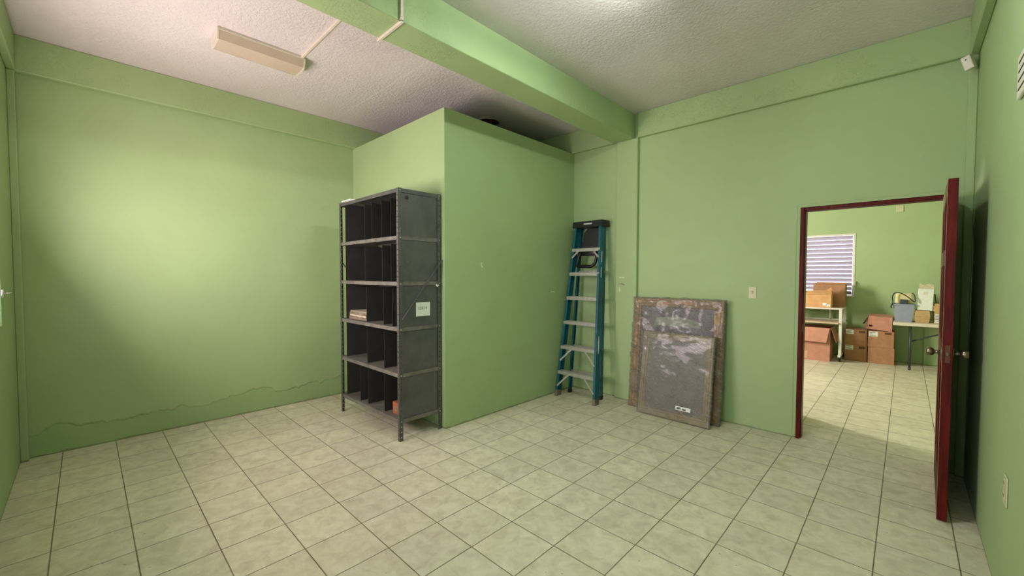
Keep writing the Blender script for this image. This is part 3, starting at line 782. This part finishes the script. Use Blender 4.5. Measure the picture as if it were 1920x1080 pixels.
carton('carton', 'brown carton with white label, upper right of the four-box stack', 1.292, 1.635, 8.13, 8.53, h_+.001, 2*h_+.005, 'card', gb, (.015, .13, .19, .275), (.22, .31, .235, .27))
# crushed open box lying on top
zt = 2*h_+.007
r = thing('open_carton', 'crushed reddish carton lying on its side on top of the stack', 'box', (1.45, 8.3, zt))
b = MB(); P_ = [(1.27, .25), (1.255, .10), (1.30, .002), (1.63, .002), (1.64, .265), (1.30, .265)]
def loft(y0, y1, sc): 
    return [(1.45+(x-1.45)*sc, z) for x, z in P_]
front = [(x, 8.12, zt+z*.98) for x, z in [(1.29, .235), (1.275, .11), (1.295, .03), (1.605, .0), (1.605, .25), (1.31, .262)]]
back = [(x, 8.45, zt+z) for x, z in [(1.27, .24), (1.25, .12), (1.29, .0), (1.59, .0), (1.60, .27), (1.30, .28)]]
fv = [b.bm.verts.new(p) for p in front]; bv = [b.bm.verts.new(p) for p in back]
b.bm.faces.new(fv); b.bm.faces.new(bv[::-1])
for k in range(6): b.bm.faces.new((fv[k], bv[k], bv[(k+1) % 6], fv[(k+1) % 6]))
b.build('body', M['card_pink'], r)
MB().poly([(1.285, 8.115, zt+.23), (1.215, 8.16, zt+.11), (1.235, 8.30, zt+.10), (1.29, 8.30, zt+.25)], (0, 0, .004)).build('flap', M['rust_wood'], r)
MB().poly([(1.275, 8.112, zt+.10), (1.225, 8.14, zt+.09), (1.255, 8.15, zt+.035), (1.30, 8.112, zt+.03)], (0, .004, 0)).build('flap', M['card_pink'], r)
MB().poly([(1.30, 8.118, zt+.105), (1.345, 8.117, zt+.10), (1.35, 8.117, zt+.075), (1.31, 8.118, zt+.07)], (0, -.002, 0)).build('hand_hole', M['hole'], r)

# cart
ct = thing('utility_cart', 'white metal computer cart with a pale tray on casters under the far window', 'cart', (.5, 8.1, 0))
CX0, CX1, CY0, CY1 = -.10, .958, 7.82, 8.52
MB().box(CX0, CX1, CY0, CY1, .935, .962, .004).build('top', M['white_metal'], ct)
MB().box(CX0+.04, CX1-.045, CY0-.04, CY1-.2, .675, .705, .008).build('keyboard_tray', M['wood_tray'], ct)
for x, y in ((CX1-.025, CY0+.02), (CX1-.025, CY1-.03), (CX0+.02, CY0+.02), (CX0+.02, CY1-.03)):
    MB().box(x-.022, x+.022, y-.018, y+.018, .09, .935, .003).build('leg', M['white_metal'], ct)
    c2 = MB().tube([(x-.014, y, .034), (x+.014, y, .034)], .033, 16).build('caster', M['black'], ct)
    MB().box(x-.02, x+.02, y-.02, y+.02, .06, .095, .002).build('caster_fork', M['leg'], c2)
for x in (CX1-.03, CX0+.02): MB().box(x-.02, x+.02, CY0-.05, CY1-.01, .09, .125, .003).build('foot_rail', M['white_metal'], ct)
MB().box(.70, .73, CY1-.04, CY1-.01, .705, .935, .002).box(CX0+.04, CX1-.045, CY1-.04, CY1-.01, .69, .72, .002).build('rear_upright', M['white_metal'], ct)
# open boxes
def open_box(name, label, x0, x1, y0, y1, z0, z1, mat, flaps, inside=True, loc=None):
    r = thing(name, label, 'box', ((x0+x1)/2, (y0+y1)/2, z0)); t = .005
    b = MB(); b.box(x0, x1, y0, y0+t, z0, z1).box(x0, x1, y1-t, y1, z0, z1).box(x0, x0+t, y0+t, y1-t, z0, z1).box(x1-t, x1, y0+t, y1-t, z0, z1).box(x0+t, x1-t, y0+t, y1-t, z0, z0+t)
    b.build('body', M[mat], r)
    for pts, tv in flaps: MB().poly(pts, tv).build('flap', M[mat], r)
    return r
r = open_box('open_carton', 'large reddish carton with flaps folded out under the cart', .16, .80, 7.74, 8.28, 0, .60, 'card_pink', [
    ([(.16, 7.735, .60), (.79, 7.735, .60), (.755, 7.66, .345), (.16, 7.66, .36)], (0, -.004, 0)),
    ([(.803, 7.76, .60), (.803, 8.2, .60), (.905, 8.2, .37), (.885, 7.76, .345)], (.004, 0, 0))])
MB().box(.40, .475, 7.738, 7.7395, .02, .16).build('tape', M['tape'], r)
r = open_box('open_carton', 'golden brown carton with loose flaps on the cart under the window', .385, .79, 7.86, 8.12, .963, 1.225, 'card_yel', [
    ([(.365, 7.845, 1.20), (.80, 7.845, 1.215), (.775, 8.0, 1.275), (.39, 8.0, 1.265)], (0, 0, .004)),
    ([(.345, 7.85, 1.205), (.385, 7.85, 1.225), (.43, 8.05, 1.27), (.36, 8.05, 1.235)], (0, 0, .004)),
    ([(.67, 8.0, 1.25), (.775, 7.97, 1.335), (.795, 7.99, 1.215)], (0, .004, 0))])
MB().box(.665, .725, 7.857, 7.8595, 1.00, 1.045).box(.715, .775, 7.857, 7.8595, .985, 1.02).build('paper_label', M['paper'], r)
open_box('open_carton', 'tall tan carton standing behind the golden carton on the cart', .48, .955, 8.16, 8.50, .963, 1.385, 'card', [
    ([(.48, 8.5, 1.385), (.955, 8.5, 1.385), (.95, 8.515, 1.42), (.49, 8.515, 1.42)], (0, -.004, 0))])

# folding table
tb = thing('folding_table', 'cream plastic folding table with grey tube legs by the far wall', 'table', (2.2, 8.1, 0))
TX0, TX1, TY0, TY1, TZ = 1.62, 3.05, 7.78, 8.50, .775
MB().box(TX0, TX1, TY0, TY1, TZ-.05, TZ, .014, seg=3).build('tabletop', M['table'], tb, False)
for x in (1.83, 2.84):
    for y in (TY0+.06, TY1-.08):
        MB().tube([(x, y, TZ-.05), (x, y, .02)], .014, 12).tube([(x, y, .045), (x, y, 0)], .019, 12).build('leg', M['leg'], tb, True)
    MB().tube([(x, TY0+.06, .30), (x, TY1-.08, .30)], .012, 10).build('cross_bar', M['leg'], tb, True)
MB().tube([(1.845, TY0+.10, .47), (2.0, TY0+.12, .545), (2.35, TY0+.20, .68), (2.45, TY0+.2, TZ-.052)], .012, 10).build('folding_brace', M['leg'], tb, True)
MB().tube([(2.825, TY0+.10, .47), (2.6, TY0+.16, .62), (2.5, TY0+.2, TZ-.052)], .012, 10).build('folding_brace', M['leg'], tb, True)
# storage bin with things in it
bn = thing('storage_bin', 'blue-grey plastic bin filled with odds and ends on the folding table', 'bin', (1.75, 8.15, TZ))
bt = MB()
x0, x1, y0, y1 = 1.64, 1.84, 8.0, 8.32; zz0, zz1 = TZ+.001, 1.065
def ringpts(x0, x1, y0, y1, z): return [(x0, y0, z), (x1, y0, z), (x1, y1, z), (x0, y1, z)]
o_b = [bt.bm.verts.new(p) for p in ringpts(x0, x1, y0, y1, zz0)]; o_t = [bt.bm.verts.new(p) for p in ringpts(x0-.03, x1+.03, y0-.02, y1+.02, zz1)]
i_t = [bt.bm.verts.new(p) for p in ringpts(x0-.026, x1+.026, y0-.016, y1+.016, zz1)]; i_b = [bt.bm.verts.new(p) for p in ringpts(x0+.004, x1-.004, y0+.004, y1-.004, zz0+.004)]
bt.bm.faces.new(o_b); bt.bm.faces.new(i_b)
for A, B in ((o_b, o_t), (o_t, i_t), (i_t, i_b)):
    for k in range(4): bt.bm.faces.new((A[k], A[(k+1) % 4], B[(k+1) % 4], B[k]))
bt.build('tub', M['bin_grey'], bn)
b = MB()
for (a0, a1, b0, b1) in ((x0-.04, x1+.04, y0-.03, y0-.018), (x0-.04, x1+.04, y1+.018, y1+.03), (x0-.04, x0-.028, y0-.03, y1+.03), (x1+.028, x1+.04, y0-.03, y1+.03)):
    b.box(a0, a1, b0, b1, zz1-.018, zz1+.006, .002)
b.build('rim', M['bin_grey'], bn)
o = MB().box(1.635, 1.85, 8.03, 8.22, 1.072, 1.25, .03, seg=3).build('foam_cushion', M['yellow_foam']); tag(o, 'yellow foam piece sticking out of the blue-grey bin', 'foam')
o = MB().box(1.695, 1.79, 7.985, 8.025, 1.072, 1.15, .006).build('power_adapter', M['leg']); tag(o, 'dark grey device lying at the front of the blue-grey bin', 'device')
def bez(P, n=40):
    out = []; P = [Vector(p) for p in P]
    for i in range(len(P)-1):
        p0 = P[max(i-1, 0)]; p1 = P[i]; p2 = P[i+1]; p3 = P[min(i+2, len(P)-1)]
        for k in range(8):
            t = k/8; out.append(.5*((2*p1)+(p2-p0)*t+(2*p0-5*p1+4*p2-p3)*t*t+(-p0+3*p1-3*p2+p3)*t**3))
    out.append(P[-1]); return out
o = MB().tube(bez([(1.595, 7.965, 1.00), (1.585, 7.96, 1.03), (1.605, 7.965, 1.10), (1.60, 7.97, 1.20), (1.64, 7.975, 1.262), (1.72, 7.975, 1.245), (1.80, 7.975, 1.18), (1.865, 7.965, 1.115), (1.875, 7.97, 1.14), (1.865, 8.0, 1.22), (1.84, 8.02, 1.26)]), .008, 8).build('black_cable', M['black'], None, True)
tag(o, 'black cable looped over the blue-grey bin on the table', 'cable')
# boxes at the right of the bin
r = thing('card_box', 'small tan lidded carton under the white box on the table', 'box', (1.96, 8.1, TZ))
MB().taper(1.885, 2.045, 8.0, 8.24, TZ+.001, TZ+.10, .012, .003).build('body', M['card_tan'], r)
MB().taper(1.87, 2.06, 7.985, 8.255, TZ+.101, TZ+.20, -.014, .003).build('lid', M['card_tan'], r)
r = thing('white_box', 'upright white box standing on the small tan carton', 'box', (1.97, 8.1, TZ+.2))
WM = Matrix.Translation((1.99, 8.1, TZ+.202)) @ Matrix.Rotation(math.radians(1.5), 4, 'Y')
MB().box(-.088, .09, -.09, .09, .003, .355, .004).build('body', M['paper'], r, xf=WM)
MB().box(-.03, .025, -.0915, -.090, .26, .31).build('faint_stamp', M['table'], r, xf=WM)
MB().poly([(-.085, -.07, .356), (.09, -.07, .356), (.085, -.02, .43), (.03, -.02, .44), (-.01, -.02, .42), (-.05, -.02, .425), (-.08, -.02, .445)], (0, .004, 0)).build('open_flap', M['pale_paper'], r, xf=WM)
r = open_box('open_carton', 'tan carton with a big white label at the right end of the visible table', 2.10, 2.40, 8.0, 8.3, TZ+.001, 1.10, 'card_tan', [])
l = MB().box(2.108, 2.225, 7.998, 7.9997, TZ+.01, TZ+.155).build('paper_label', M['paper'], r)
b = MB()
for q, (wa, wb) in enumerate(((.02, .10), (.03, .09), (.01, .08), (.01, .075), (.01, .11))): b.box(2.085+wa, 2.085+wb, 7.9972, 7.998, TZ+.135-q*.024, TZ+.143-q*.024)
b.build('print', M['leg'], l)
MB().box(2.09, 2.30, 7.9975, 7.9997, TZ+.20, TZ+.285).build('tape', M['card_yel'], r)
for k, (x, lean, mt, zz, lb_) in enumerate(((2.15, -.1, 'black', 1.24, 'dark folder leaning in the tan carton on the table'), (2.18, .16, 'old_paper2', 1.23, 'reddish brown folder fanned out in the tan carton on the table'), (2.23, .28, 'pale_paper', 1.22, 'pale folder leaning right in the tan carton on the table'))):
    R = Matrix.Translation((x, 8.14, TZ+.008)) @ Matrix.Rotation(lean, 4, 'Y')
    o = MB().box(-.006, .006, -.10, .10, .0, zz-TZ).build('file_folder', M[mt], xf=R); tag(o, lb_, 'folder', 'folders standing in the tan carton')
# dark object just behind the jamb; unseen left part widened to block window light
o = thing('dark_panel', 'dark grey rounded panel standing just behind the left door jamb', 'panel', (.6, 3.95, 0))
pts = []
x0, x1, z0, z1, rr = -.35, .945, .0, 1.25, .09
for cx_, cz_, a0 in ((x1-rr, z0+rr, -90), (x1-.3, z1-.3, 0), (x0+rr, z1-rr, 90), (x0+rr, z0+rr, 180)):
    R_ = .3 if a0 == 0 else rr
    for k in range(9):
        a = math.radians(a0+k*90/8); pts.append((cx_+R_*math.cos(a), 3.93, cz_+R_*math.sin(a)))
MB().poly(pts, (0, .06, 0)).build('board', M['bin'], o)
for x in (-.2, .78): MB().box(x-.02, x+.02, 3.85, 4.07, 0, .02, .003).build('foot', M['black'], o)
